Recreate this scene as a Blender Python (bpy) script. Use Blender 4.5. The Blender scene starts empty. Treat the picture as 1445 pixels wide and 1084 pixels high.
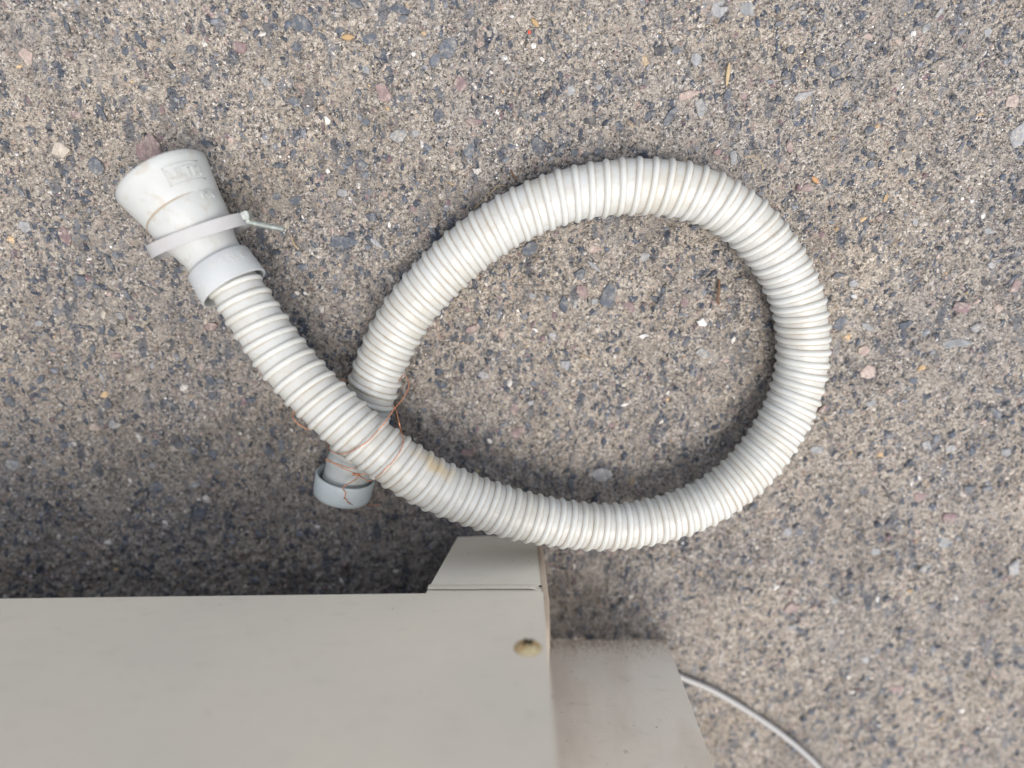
import bpy, bmesh, math, random
import numpy as np
from mathutils import Vector, Matrix
from mathutils.bvhtree import BVHTree
R = math.radians
random.seed(7)
rng = np.random.default_rng(11)
sc = bpy.context.scene
col = sc.collection

# ------------------------------------------------------------------ camera
F = 1043.0; H = 0.482; TILT = R(12.65)
cd = bpy.data.cameras.new('camera'); cam = bpy.data.objects.new('camera', cd); col.objects.link(cam)
cam.location = (0, 0, H); cam.rotation_euler = (-TILT, 0, 0)
cd.sensor_width = 36; cd.lens = F / 1445 * 36; cd.clip_start = 0.01; cd.clip_end = 100
cd.dof.use_dof = True; cd.dof.focus_distance = 0.458; cd.dof.aperture_fstop = 1.7
sc.camera = cam
# ------------------------------------------------------------------ light
SUN_EL, SUN_AZ = 69, -60        # azimuth of the sun seen from the scene, degrees from +X (counter clockwise)
w = bpy.data.worlds.new('World'); sc.world = w; w.use_nodes = True
nt = w.node_tree; bg = nt.nodes['Background']
sky = nt.nodes.new('ShaderNodeTexSky'); sky.sky_type = 'NISHITA'; sky.sun_disc = False
sky.sun_elevation = R(SUN_EL); sky.sun_rotation = R(90 - SUN_AZ)
sky.dust_density = 3.0; sky.air_density = 1.0; sky.ozone_density = 0.6
hs = nt.nodes.new('ShaderNodeHueSaturation'); hs.inputs['Saturation'].default_value = .38      # thin bright cloud
nt.links.new(sky.outputs[0], hs.inputs['Color']); nt.links.new(hs.outputs[0], bg.inputs[0]); bg.inputs[1].default_value = 0.15
sd = bpy.data.lights.new('sun', 'SUN'); sun = bpy.data.objects.new('sun', sd); col.objects.link(sun)
sd.energy = 1.45; sd.angle = R(33); sd.color = (1, .94, .86)
sdir = Vector((math.cos(R(SUN_EL)) * math.cos(R(SUN_AZ)), math.cos(R(SUN_EL)) * math.sin(R(SUN_AZ)), math.sin(R(SUN_EL))))
sun.rotation_euler = sdir.to_track_quat('Z', 'Y').to_euler(); sun.location = sdir * 2
sc.view_settings.view_transform = 'Standard'; sc.view_settings.look = 'None'
sc.view_settings.exposure = 0.93; sc.view_settings.gamma = 1

RX = Matrix.Rotation(-TILT, 3, 'X')
def ray(px, py):
    return RX @ Vector(((px - 722.5) / F, -(py - 542) / F, -1))
def at(px, py, z=0.0):                 # point at height z
    d = ray(px, py); return Vector((0, 0, H)) + d * ((z - H) / d.z)
def at_y(px, py, Y):                   # point on the upright plane y = Y
    d = ray(px, py); return Vector((0, 0, H)) + d * (Y / d.y)
def depth(p):
    return -(RX.transposed() @ (Vector(p) - Vector((0, 0, H)))).z

# ------------------------------------------------------------------ node helpers
def mat(name):
    m = bpy.data.materials.new(name); m.use_nodes = True
    return m, m.node_tree, m.node_tree.nodes['Principled BSDF']
class N:
    def __init__(s, nt): s.t = nt
    def n(s, typ, ins=None, **kw):
        o = s.t.nodes.new(typ)
        for k, v in kw.items(): setattr(o, k, v)
        for k, v in (ins or {}).items():
            if isinstance(v, bpy.types.NodeSocket): s.t.links.new(v, o.inputs[k])
            else: o.inputs[k].default_value = v
        return o
    def math(s, op, a, b=0.0, clamp=False):
        return s.n('ShaderNodeMath', {0: a, 1: b}, operation=op, use_clamp=clamp).outputs[0]
    def mix(s, f, a, b, bt='MIX'):
        o = s.t.nodes.new('ShaderNodeMix'); o.data_type = 'RGBA'; o.blend_type = bt
        for i, v in ((0, f), (6, a), (7, b)):
            if isinstance(v, bpy.types.NodeSocket): s.t.links.new(v, o.inputs[i])
            else: o.inputs[i].default_value = v if i == 0 or len(v) == 4 else (*v, 1)
        return o.outputs[2]
    def ramp(s, f, stops, interp='LINEAR'):
        o = s.n('ShaderNodeValToRGB', {0: f}); e = o.color_ramp; e.interpolation = interp
        while len(e.elements) < len(stops): e.elements.new(.5)
        for el, (p, c) in zip(e.elements, stops):
            el.position = p; el.color = (*c, 1) if hasattr(c, '__len__') else (c, c, c, 1)
        return o.outputs[0]
    def noise(s, co, scale, detail=3, rough=.55, dist=0):
        return s.n('ShaderNodeTexNoise', {'Vector': co, 'Scale': scale, 'Detail': detail, 'Roughness': rough, 'Distortion': dist}).outputs[0]
    def vor(s, co, scale, feature='F1', rnd=1.0):
        return s.n('ShaderNodeTexVoronoi', {'Vector': co, 'Scale': scale, 'Randomness': rnd}, feature=feature)
    def link(s, a, b): s.t.links.new(a, b)
    def co(s, which='Object'): return s.n('ShaderNodeTexCoord').outputs[which]
    def mapping(s, co, scale=(1, 1, 1), rot=(0, 0, 0)):
        return s.n('ShaderNodeMapping', {'Vector': co, 'Scale': scale, 'Rotation': rot}).outputs[0]
    def bump(s, h, strength, dist, normal=None):
        i = {'Height': h, 'Strength': strength, 'Distance': dist}
        if normal is not None: i['Normal'] = normal
        return s.n('ShaderNodeBump', i).outputs[0]

def srgb(r, g, b, k=1.0):
    f = lambda c: (c / 255 / 12.92 if c / 255 <= .04045 else ((c / 255 + .055) / 1.055) ** 2.4)
    return (f(r) * k, f(g) * k, f(b) * k)

# ------------------------------------------------------------------ materials
def concrete():
    m, t, b = mat('weathered_concrete'); q = N(t)
    co = q.n('ShaderNodeNewGeometry').outputs['Position']
    wob = q.n('ShaderNodeTexNoise', {'Vector': co, 'Scale': 300, 'Detail': 2})
    cw = q.n('ShaderNodeMixRGB', {0: .004, 1: co, 2: wob.outputs[1]}).outputs[0]
    g1 = q.vor(cw, 640); g2 = q.vor(cw, 1050); g3 = q.vor(cw, 300)
    sep1 = q.n('ShaderNodeSeparateColor', {0: g1.outputs['Color']}).outputs
    sep2 = q.n('ShaderNodeSeparateColor', {0: g2.outputs['Color']}).outputs
    sep3 = q.n('ShaderNodeSeparateColor', {0: g3.outputs['Color']}).outputs
    grains = q.ramp(sep1[0], [(0, (.025, .028, .034)), (.2, (.07, .072, .08)), (.38, (.2, .185, .165)), (.55, (.38, .34, .285)),
                              (.78, (.50, .455, .39)), (.9, (.38, .30, .21)), (.955, (.62, .59, .55)), (1, (.75, .74, .72))])
    fine = q.ramp(sep2[1], [(0, (.03, .03, .032)), (.3, (.15, .14, .13)), (.6, (.40, .36, .305)), (.9, (.55, .50, .43)), (1, (.8, .78, .74))])
    c = q.mix(.45, grains, fine)
    big = q.ramp(sep3[2], [(0, (.10, .11, .125)), (.16, (.14, .145, .15)), (.20, (.36, .32, .27)), (.8, (.37, .33, .28)), (.86, (.28, .20, .18)), (.95, (.40, .30, .25)), (1, (.5, .48, .44))])
    msk = q.ramp(q.noise(co, 150, 2), [(.5, 0.), (.6, 1.)])
    c = q.mix(q.math('MULTIPLY', msk, .6), c, big)
    for an, sc_, lo in ((.75, 215, .83), (-.8, 340, .80), (1.3, 130, .885)):       # split slate flakes lying in the paste
        fl = q.vor(q.mapping(cw, (1, .42, 1), (0, 0, an)), sc_)
        fc = q.n('ShaderNodeSeparateColor', {0: fl.outputs['Color']}).outputs
        pick = q.math('GREATER_THAN', fc[0], lo)
        body = q.ramp(q.math('ADD', fl.outputs['Distance'], q.math('MULTIPLY', q.math('SUBTRACT', q.noise(co, 650, 3, .7), .5), .35)), [(.38, 1.), (.48, 0.)])
        fcol = q.mix(fc[1], (.052, .065, .088), (.19, .19, .195))
        fcol = q.mix(1.0, fcol, q.ramp(q.noise(co, 520, 4, .75), [(.3, .55), (.7, 1.7)]), 'MULTIPLY')
        c = q.mix(q.math('MULTIPLY', pick, body), c, fcol)
    paste = q.ramp(q.noise(co, 42, 4, .65), [(.46, 0.), (.66, .5)])          # cement skin still covering the sand
    c = q.mix(paste, c, (.41, .37, .315))
    tone = q.ramp(q.noise(co, 7, 3), [(.3, (.86, .88, .92)), (.7, (1.2, 1.15, 1.07))])
    c = q.mix(1.0, c, tone, 'MULTIPLY')
    soil = q.ramp(q.noise(co, 16, 5, .7, .6), [(.50, 0.), (.64, .38)])           # patches of trodden-in dark soil
    c = q.mix(soil, c, (.13, .115, .10))
    c = q.mix(1.0, c, (1.0, .995, 1.02), 'MULTIPLY')
    pit = q.ramp(q.noise(co, 420, 3, .6), [(.33, .2), (.44, 1.)])           # pores darkened at random
    c = q.mix(1.0, c, pit, 'MULTIPLY')
    q.link(c, b.inputs['Base Color'])
    b.inputs['Roughness'].default_value = .82
    h = q.math('ADD', q.math('MULTIPLY', g1.outputs['Distance'], -.9), q.math('MULTIPLY', g2.outputs['Distance'], -.5))
    h = q.math('ADD', h, q.math('MULTIPLY', q.noise(co, 700, 3, .7), 1.3))
    h = q.math('ADD', h, q.math('MULTIPLY', sep1[2], .5))
    n = q.bump(h, 1.0, .0015)
    q.link(n, b.inputs['Normal'])
    return m

def stone_mat(name, c0, c1, dust=.5, rough=.65):
    m, t, b = mat(name); q = N(t)
    co = q.n('ShaderNodeNewGeometry').outputs['Position']
    rnd = q.n('ShaderNodeObjectInfo').outputs['Random']
    c = q.mix(rnd, c0, c1)
    vein = q.noise(q.mapping(co, (1, .5, 1), (0, 0, .8)), 260, 4, .7, 1.2)
    c = q.mix(1.0, c, q.ramp(vein, [(.3, .62), (.7, 1.35)]), 'MULTIPLY')
    d = q.math('MULTIPLY', q.ramp(q.noise(co, 230, 4, .7), [(.46, 0.), (.62, 1.)]), dust)
    ob = q.n('ShaderNodeSeparateXYZ', {0: q.co()}).outputs
    rr = q.math('SQRT', q.math('ADD', q.math('MULTIPLY', ob[0], ob[0]), q.math('MULTIPLY', ob[1], ob[1])))
    rim = q.ramp(q.math('ADD', rr, q.math('MULTIPLY', q.math('SUBTRACT', q.noise(co, 520, 4, .7), .5), .55)), [(.48, 0.), (.57, .9)])
    d = q.math('MAXIMUM', d, rim)
    gr = q.ramp(q.n('ShaderNodeSeparateColor', {0: q.vor(co, 800).outputs['Color']}).outputs[0], [(0, (.12, .11, .10)), (.5, (.33, .29, .235)), (1, (.52, .48, .41))])
    c = q.mix(d, c, gr)
    q.link(c, b.inputs['Base Color'])
    b.inputs['Roughness'].default_value = rough
    h = q.math('ADD', q.noise(co, 500, 4, .7), q.math('MULTIPLY', vein, 1.2))
    q.link(q.bump(h, .8, .0007), b.inputs['Normal'])
    return m

def grain_mat():
    m, t, b = mat('sand_grain'); q = N(t)
    co = q.n('ShaderNodeNewGeometry').outputs['Position']
    a = q.n('ShaderNodeAttribute', attribute_name='tint').outputs['Color']
    c = q.mix(1.0, a, q.ramp(q.noise(co, 900, 2, .6), [(.3, .6), (.7, 1.35)]), 'MULTIPLY')
    # sand stuck to the chips
    sp = q.n('ShaderNodeSeparateColor', {0: q.vor(co, 1000).outputs['Color']}).outputs
    sand = q.ramp(sp[0], [(0, (.06, .06, .065)), (.35, (.2, .185, .17)), (.7, (.38, .345, .31)), (1, (.6, .57, .53))])
    c = q.mix(q.ramp(q.noise(co, 330, 4, .75), [(.53, 0.), (.62, .7)]), c, sand)
    c = q.mix(1.0, c, (1.0, .995, 1.02), 'MULTIPLY')
    q.link(c, b.inputs['Base Color']); b.inputs['Roughness'].default_value = .6
    q.link(q.bump(q.noise(co, 1200, 3, .7), .8, .0005), b.inputs['Normal'])
    return m

def hose_mat(kind):
    m, t, b = mat('pvc_' + kind); q = N(t)
    co = q.n('ShaderNodeNewGeometry').outputs['Position']
    base = {'tube': (.44, .452, .445), 'rib': (.48, .49, .475)}[kind]
    n1 = q.noise(co, 55, 4, .6)
    c = q.mix(q.ramp(n1, [(.35, 0.), (.75, .55)]), base, (.355, .335, .28))
    tn = q.n('ShaderNodeAttribute', attribute_name='turns').outputs['Fac']
    if kind == 'tube':
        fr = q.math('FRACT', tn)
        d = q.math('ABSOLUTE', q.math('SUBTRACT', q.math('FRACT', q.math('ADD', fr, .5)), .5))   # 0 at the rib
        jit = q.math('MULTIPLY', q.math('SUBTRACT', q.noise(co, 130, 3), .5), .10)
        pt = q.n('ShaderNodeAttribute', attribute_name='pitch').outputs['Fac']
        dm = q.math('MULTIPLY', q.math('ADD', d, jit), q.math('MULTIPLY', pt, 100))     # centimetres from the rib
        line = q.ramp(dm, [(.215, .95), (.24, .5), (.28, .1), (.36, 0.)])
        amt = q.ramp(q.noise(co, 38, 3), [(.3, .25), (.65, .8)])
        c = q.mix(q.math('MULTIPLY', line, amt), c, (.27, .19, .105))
        st = q.noise(q.mapping(co, (1, 1, 1)), 210, 4, .7)
        c = q.mix(q.ramp(st, [(.56, 0.), (.72, .32)]), c, (.34, .25, .15))
        c = q.mix(q.ramp(q.noise(co, 24, 4, .65), [(.54, 0.), (.70, .3)]), c, (.36, .31, .22))
    else:
        side = q.math('ABSOLUTE', tn)
        line = q.ramp(q.math('ADD', side, q.math('MULTIPLY', q.math('SUBTRACT', q.noise(co, 120, 3), .5), .3)), [(.72, 0.), (.82, .15), (.9, .9), (1, .9)])
        line = q.math('MULTIPLY', line, q.ramp(q.noise(co, 45, 3), [(.3, .3), (.65, .95)]))
        c = q.mix(line, c, (.30, .215, .125))
        sp = q.noise(co, 330, 3, .6)
        c = q.mix(q.ramp(sp, [(.66, 0.), (.73, .5)]), c, (.42, .31, .18))
    # yellowed patch burnt into the plastic near the wires
    for p, r in ((at(606, 641, .062), .011), (at(620, 652, .06), .011), (at(634, 660, .06), .008), (at(600, 701, .05), .007), (at(868, 715, .045), .006)):
        dd = q.n('ShaderNodeVectorMath', {0: co, 1: tuple(p)}, operation='DISTANCE').outputs['Value']
        dd = q.math('ADD', dd, q.math('MULTIPLY', q.math('SUBTRACT', q.noise(co, 160, 3), .5), .012))
        k = q.n('ShaderNodeMapRange', {'Value': dd, 'From Min': r * .3, 'From Max': r, 'To Min': .42 if r > .0075 else .22, 'To Max': 0.}).outputs[0]
        c = q.mix(k, c, (.47, .33, .13))
    q.link(c, b.inputs['Base Color'])
    b.inputs['Roughness'].default_value = .45
    b.inputs['Subsurface Weight'].default_value = .3
    b.inputs['Subsurface Radius'].default_value = (1, .9, .7); b.inputs['Subsurface Scale'].default_value = .003
    q.link(q.bump(q.noise(co, 260, 4, .6), .25, .0006), b.inputs['Normal'])
    return m

def plastic(name, c0, stain=.35, rough=.42, stain_col=(.33, .27, .19)):
    m, t, b = mat(name); q = N(t)
    co = q.n('ShaderNodeNewGeometry').outputs['Position']
    c = q.mix(q.ramp(q.noise(co, 70, 4, .6), [(.40, 0.), (.68, .5)]), c0, tuple(x * .86 for x in c0))
    s1 = q.math('MULTIPLY', q.ramp(q.noise(co, 95, 5, .65, .8), [(.54, 0.), (.66, 1.)]), stain)
    c = q.mix(s1, c, stain_col)
    c = q.mix(q.ramp(q.noise(co, 240, 3, .6), [(.70, 0.), (.76, .55)]), c, (.33, .3, .28))
    q.link(c, b.inputs['Base Color'])
    q.link(q.ramp(q.noise(co, 120, 3), [(.3, rough - .06), (.7, rough + .12)]), b.inputs['Roughness'])
    q.link(q.bump(q.noise(co, 300, 4, .6), .2, .0005), b.inputs['Normal'])
    return m

def paint(name, c0, dirt=False):
    m, t, b = mat(name); q = N(t)
    co = q.n('ShaderNodeNewGeometry').outputs['Position']
    c = q.mix(q.ramp(q.noise(co, 9, 4, .6), [(.35, 0.), (.7, 1.)]), c0, tuple(x * y for x, y in zip(c0, (.93, .94, .97))))
    sp = q.noise(co, 190, 3, .55)
    c = q.mix(q.ramp(sp, [(.70, 0.), (.73, .55)]), c, (.2, .17, .14))
    scr = q.noise(q.mapping(co, (.12, 1, 1), (0, .35, 0)), 520, 2, .5)
    c = q.mix(q.math('MULTIPLY', q.ramp(scr, [(.70, 0.), (.76, .5)]), q.ramp(q.noise(co, 22, 2), [(.5, 0.), (.6, 1.)])), c, (.80, .77, .70))
    sm = q.noise(q.mapping(co, (1, 1, 2.4)), 60, 4, .65)
    c = q.mix(q.ramp(sm, [(.55, 0.), (.75, .16)]), c, (.33, .28, .22))
    if dirt:
        z = q.n('ShaderNodeSeparateXYZ', {0: co}).outputs['Z']
        streak = q.noise(q.mapping(co, (1, 1, .14)), 420, 4, .7)
        spots = q.noise(co, 620, 3, .6)
        k = q.n('ShaderNodeMapRange', {'Value': z, 'From Min': .0, 'From Max': .035, 'To Min': .28, 'To Max': 0.}).outputs[0]
        s = q.ramp(q.math('ADD', streak, k), [(.70, 0.), (.9, .5)])
        s2 = q.ramp(q.math('ADD', spots, q.math('MULTIPLY', k, .75)), [(.68, 0.), (.75, .8)])
        c = q.mix(s, c, (.20, .13, .07)); c = q.mix(s2, c, (.25, .15, .08))
        k3 = q.ramp(q.noise(q.mapping(co, (1, 1, .3)), 34, 3), [(.46, 0.), (.66, .28)])
        c = q.mix(k3, c, (.46, .36, .27))
    q.link(c, b.inputs['Base Color'])
    b.inputs['Roughness'].default_value = .5; b.inputs['Specular IOR Level'].default_value = .35
    n = q.bump(q.noise(co, 800, 2, .5), .06, .0004)
    q.link(q.bump(q.noise(co, 14, 2), .25, .002, n), b.inputs['Normal'])
    return m

def metal(name, c0, c1, rough=.35, scale=260):
    m, t, b = mat(name); q = N(t)
    co = q.n('ShaderNodeNewGeometry').outputs['Position']
    c = q.mix(q.ramp(q.noise(co, scale, 4, .6), [(.38, 0.), (.62, 1.)]), c0, c1)
    q.link(c, b.inputs['Base Color']); b.inputs['Metallic'].default_value = .65; b.inputs['Roughness'].default_value = rough
    q.link(q.bump(q.noise(co, 900, 3), .3, .0003), b.inputs['Normal'])
    return m

def plain(name, c0, rough=.7, var=.3, scale=500):
    m, t, b = mat(name); q = N(t)
    co = q.n('ShaderNodeNewGeometry').outputs['Position']
    c = q.mix(q.noise(co, scale, 4, .6), tuple(x * (1 - var) for x in c0), tuple(min(1, x * (1 + var)) for x in c0))
    q.link(c, b.inputs['Base Color']); b.inputs['Roughness'].default_value = rough
    return m

M = {}
M['concrete'] = concrete(); M['grain'] = grain_mat()
M['s'] = stone_mat('slate_stone', (.045, .055, .073), (.085, .097, .12), .35)
M['d'] = stone_mat('black_stone', (.028, .03, .036), (.04, .042, .048), .25)
M['p'] = stone_mat('purple_stone', (.15, .10, .105), (.22, .155, .15), .5)
M['k'] = stone_mat('pink_stone', (.28, .21, .185), (.33, .265, .235), .55)
M['g'] = stone_mat('grey_stone', (.17, .18, .19), (.24, .24, .25), .5)
M['t'] = stone_mat('tan_stone', (.31, .285, .245), (.36, .32, .27), .55)
M['o'] = stone_mat('ochre_stone', (.32, .23, .13), (.36, .27, .17), .4)
M['w'] = stone_mat('white_stone', (.42, .42, .42), (.52, .51, .49), .45, .4)
M['tube'] = hose_mat('tube'); M['rib'] = hose_mat('rib')
M['funnel'] = plastic('funnel_plastic', (.415, .425, .415), .42)
M['collar'] = plastic('collar_plastic', (.40, .415, .42), .25)
M['lettering'] = plastic('lettering_plastic', (.41, .42, .41), .5)
M['stain'] = plain('stained_plastic', (.27, .21, .14), .6)
M['neck'] = plastic('neck_plastic', (.38, .40, .39), .25)
M['cap'] = plastic('cap_plastic', (.41, .455, .465), .12)
M['strap'] = plastic('strap_enamel', (.365, .36, .36), .25, .42, (.3, .27, .25))
M['bolt'] = metal('zinc_bolt', (.42, .45, .43), (.28, .30, .28), .45)
M['brass'] = metal('zinc_yellow', (.72, .64, .40), (.50, .30, .13), .36, 230)
M['copper'] = metal('copper', (.72, .33, .18), (.45, .19, .10), .35)
M['paint'] = paint('beige_paint', (.77, .71, .60))
M['paint_dirty'] = paint('beige_paint_dirty', (.82, .755, .65), True)
M['paint_shaded'] = paint('beige_paint_shaded', (.50, .40, .31), True)  # dirty beige, with the rounded corner's shading put into the colour
M['black'] = plain('black_shade', (.01, .009, .008))  # stands in for the dark inside the hole and screw recess
M['cable'] = plain('cable_pvc', (.27, .265, .26), .35, .05)
M['straw'] = plain('dry_straw', (.36, .27, .16)); M['leaf'] = plain('dry_leaf', (.34, .19, .09)); M['seed'] = plain('seed_husk', (.30, .20, .10))
M['bark'] = plain('dark_bark', (.12, .065, .035)); M['red'] = plain('red_chip', (.7, .06, .03)); M['twig'] = plain('grey_twig', (.08, .075, .075))

# ------------------------------------------------------------------ object helpers
def link(name, me, m=None, parent=None, smooth=True):
    o = bpy.data.objects.new(name, me); col.objects.link(o)
    if m is not None: me.materials.append(m)
    if smooth: me.shade_smooth()
    if parent: o.parent = parent
    return o
def mesh(name, verts, faces):
    me = bpy.data.meshes.new(name); me.from_pydata([tuple(v) for v in verts], [], faces); me.update(); return me
def tag(o, label=None, cat=None, group=None, kind=None):
    for k, v in (('label', label), ('category', cat), ('group', group), ('kind', kind)):
        if v: o[k] = v
    return o
def empty(name, loc, label, cat, group=None):
    o = bpy.data.objects.new(name, None); col.objects.link(o); o.location = loc; o.empty_display_size = .02
    return tag(o, label, cat, group)
def lp(parent):                       # world -> local of an unrotated parent
    return -Vector(parent.location)
def shifted(me, d):
    me.transform(Matrix.Translation(d)); return me

def catmull(P, n):
    P = np.array(P, float); out = []
    Q = np.vstack([2 * P[0] - P[1], P, 2 * P[-1] - P[-2]])
    for i in range(1, len(Q) - 2):
        t = np.linspace(0, 1, n, endpoint=False)[:, None]
        a, b, c, d = Q[i - 1], Q[i], Q[i + 1], Q[i + 2]
        out.append(.5 * (2 * b + (c - a) * t + (2 * a - 5 * b + 4 * c - d) * t ** 2 + (3 * b - a - 3 * c + d) * t ** 3))
    out.append(P[-1:]); return np.vstack(out)
def resample(P, n=None, step=None):
    d = np.r_[0, np.cumsum(np.linalg.norm(np.diff(P[:, :3], axis=0), axis=1))]
    if n is None: n = max(2, int(d[-1] / step))
    s = np.linspace(0, d[-1], n)
    return np.column_stack([np.interp(s, d, P[:, k]) for k in range(P.shape[1])]), s
def frames(P):
    T = np.gradient(P, axis=0); T /= np.linalg.norm(T, axis=1)[:, None]
    L = np.cross(np.array([0, 0, 1.0]), T); L /= np.linalg.norm(L, axis=1)[:, None] + 1e-12
    U = np.cross(T, L); return T, L, U
def grid_faces(n, m, wrap=False):
    f = []
    for i in range(n - 1):
        for j in range(m - (0 if wrap else 1)):
            k = (j + 1) % m
            f.append((i * m + j, i * m + k, (i + 1) * m + k, (i + 1) * m + j))
    return f
def fast_mesh(name, V, Fq):
    me = bpy.data.meshes.new(name); V = np.asarray(V, np.float32); Fq = np.asarray(Fq, np.int32)
    me.vertices.add(len(V)); me.vertices.foreach_set('co', V.ravel())
    me.loops.add(Fq.size); me.loops.foreach_set('vertex_index', Fq.ravel())
    me.polygons.add(len(Fq)); me.polygons.foreach_set('loop_start', np.arange(0, Fq.size, Fq.shape[1], dtype=np.int32))
    me.update(calc_edges=True); return me
def tube_mesh(name, P, r, seg=10, closed_ends=True):
    P = np.asarray(P, float); r = np.broadcast_to(np.asarray(r, float), (len(P),))
    T = np.gradient(P, axis=0); T /= np.linalg.norm(T, axis=1)[:, None] + 1e-12
    n = np.cross(T[0], [0.1, .2, 1.0]); n /= np.linalg.norm(n); V = []
    for i in range(len(P)):
        n = n - T[i] * n.dot(T[i]); n /= np.linalg.norm(n); b = np.cross(T[i], n)
        for k in range(seg):
            a = 2 * math.pi * k / seg; V.append(P[i] + r[i] * (n * math.cos(a) + b * math.sin(a)))
    f = grid_faces(len(P), seg, True)
    if closed_ends:
        f.append(tuple(range(seg))[::-1]); f.append(tuple(range((len(P) - 1) * seg, len(P) * seg)))
    return mesh(name, V, f)
def revolve(name, prof, origin, axis, seg=72, squash=None):
    """prof: list of (distance along axis, radius); axis points along the part"""
    axis = Vector(axis).normalized(); L = Vector((0, 0, 1)).cross(axis).normalized(); U = axis.cross(L)
    V = []
    for (d, r) in prof:
        for k in range(seg):
            a = 2 * math.pi * k / seg
            V.append(Vector(origin) + axis * d + (L * math.cos(a) + U * math.sin(a)) * r)
    return mesh(name, V, grid_faces(len(prof), seg, True))
def box_mesh(name, lo, hi, bevel=.0):
    bm = bmesh.new(); bmesh.ops.create_cube(bm, size=1)
    for v in bm.verts: v.co = Vector([(lo[i] + hi[i]) / 2 + v.co[i] * (hi[i] - lo[i]) for i in range(3)])
    if bevel: bmesh.ops.bevel(bm, geom=bm.edges[:], offset=bevel, segments=2, affect='EDGES')
    me = bpy.data.meshes.new(name); bm.to_mesh(me); bm.free(); return me
def poly_plate(name, pts, d, bevel=.0006):
    """extrude an outline of 3D points by vector d, edges bevelled"""
    bm = bmesh.new(); vs = [bm.verts.new(p) for p in pts]; f = bm.faces.new(vs)
    r = bmesh.ops.extrude_face_region(bm, geom=[f])
    for v in [g for g in r['geom'] if isinstance(g, bmesh.types.BMVert)]: v.co += Vector(d)
    bmesh.ops.recalc_face_normals(bm, faces=bm.faces[:])
    if bevel: bmesh.ops.bevel(bm, geom=bm.edges[:], offset=bevel, segments=2, affect='EDGES')
    me = bpy.data.meshes.new(name); bm.to_mesh(me); bm.free(); return me

# ------------------------------------------------------------------ the ground
def vnoise(x, y, cell, seed):
    r = np.random.default_rng(seed).random((512, 512))
    x = x / cell + 171.3; y = y / cell + 93.7
    xi = np.floor(x).astype(int); yi = np.floor(y).astype(int); fx = x - xi; fy = y - yi
    fx = fx * fx * (3 - 2 * fx); fy = fy * fy * (3 - 2 * fy)
    g = lambda a, b: r[a % 512, b % 512]
    return (g(xi, yi) * (1 - fx) + g(xi + 1, yi) * fx) * (1 - fy) + (g(xi, yi + 1) * (1 - fx) + g(xi + 1, yi + 1) * fx) * fy - .5
def height(x, y):
    h = vnoise(x, y, .06, 1) * .0012 + vnoise(x, y, .019, 2) * .0011 + vnoise(x + y * .4, y, .0075, 3) * .0017
    h += vnoise(x, y - x * .3, .0036, 4) * .0019 + vnoise(x, y, .0021, 5) * .0012
    p = vnoise(x, y, .0052, 6) + .5 * vnoise(x, y, .0027, 8)
    h -= np.clip(p - .24, 0, 1) * .0065
    return h - .0009
def axis_coords(lo, hi, step):
    c = np.arange(lo, hi, step); a = [lo]; s = step
    while a[-1] > -6: s *= 1.35; a.append(a[-1] - s)
    b = [c[-1]]; s = step
    while b[-1] < 6: s *= 1.35; b.append(b[-1] + s)
    return np.r_[a[:0:-1], c, b[1:]]
gx = axis_coords(-.40, .50, .00135); gy = axis_coords(-.42, .27, .00135)
X, Y = np.meshgrid(gx, gy)
Z = height(X, Y)
V = np.column_stack([X.ravel(), Y.ravel(), Z.ravel()])
n, m_ = len(gy), len(gx)
I = np.arange(n * m_).reshape(n, m_)
Fq = np.stack([I[:-1, :-1], I[:-1, 1:], I[1:, 1:], I[1:, :-1]], -1).reshape(-1, 4)
ground = link('ground', fast_mesh('ground', V, Fq), M['concrete'])
tag(ground, kind='structure')

# --- embedded stones that can be picked out, drawn from a few shared shapes
def stone_shape(k, mt):
    r = random.Random(100 + k); ns = r.choice([5, 5, 6, 7, 8])
    an = sorted([(i + r.uniform(-.3, .3)) / ns * 2 * math.pi for i in range(ns)])
    ra = [r.uniform(.74, 1.14) for _ in an]
    if k % 3 == 0: ra[0] *= 1.25; ra[ns // 2] *= .8
    V = []
    tx, ty = r.uniform(-.18, .18), r.uniform(-.18, .18)
    for s, z in ((1.04, -1.2), (1.0, .35), (.86, .85), (.45, 1.0)):
        for a, q in zip(an, ra):
            x, y = .5 * q * s * math.cos(a), .5 * q * s * math.sin(a)
            zz = z + ((tx * x + ty * y) * 3 + r.uniform(-.16, .16) if z > 0 else 0)
            V.append((x + (r.uniform(-.03, .03) if s < .9 else 0), y + (r.uniform(-.03, .03) if s < .9 else 0), zz))
    V.append((0, 0, 1.0 + r.uniform(-.15, .15)))
    f = grid_faces(4, ns, True)
    for j in range(ns): f.append((3 * ns + j, 3 * ns + (j + 1) % ns, 4 * ns))
    me = mesh('stone_%s' % mt, V, f); me.materials.append(M[mt]); me.shade_flat(); return me
shapes = {mt: [stone_shape(k + 20 * i, mt) for k in range(9)] for i, mt in enumerate('sdpkgtow')}
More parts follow.
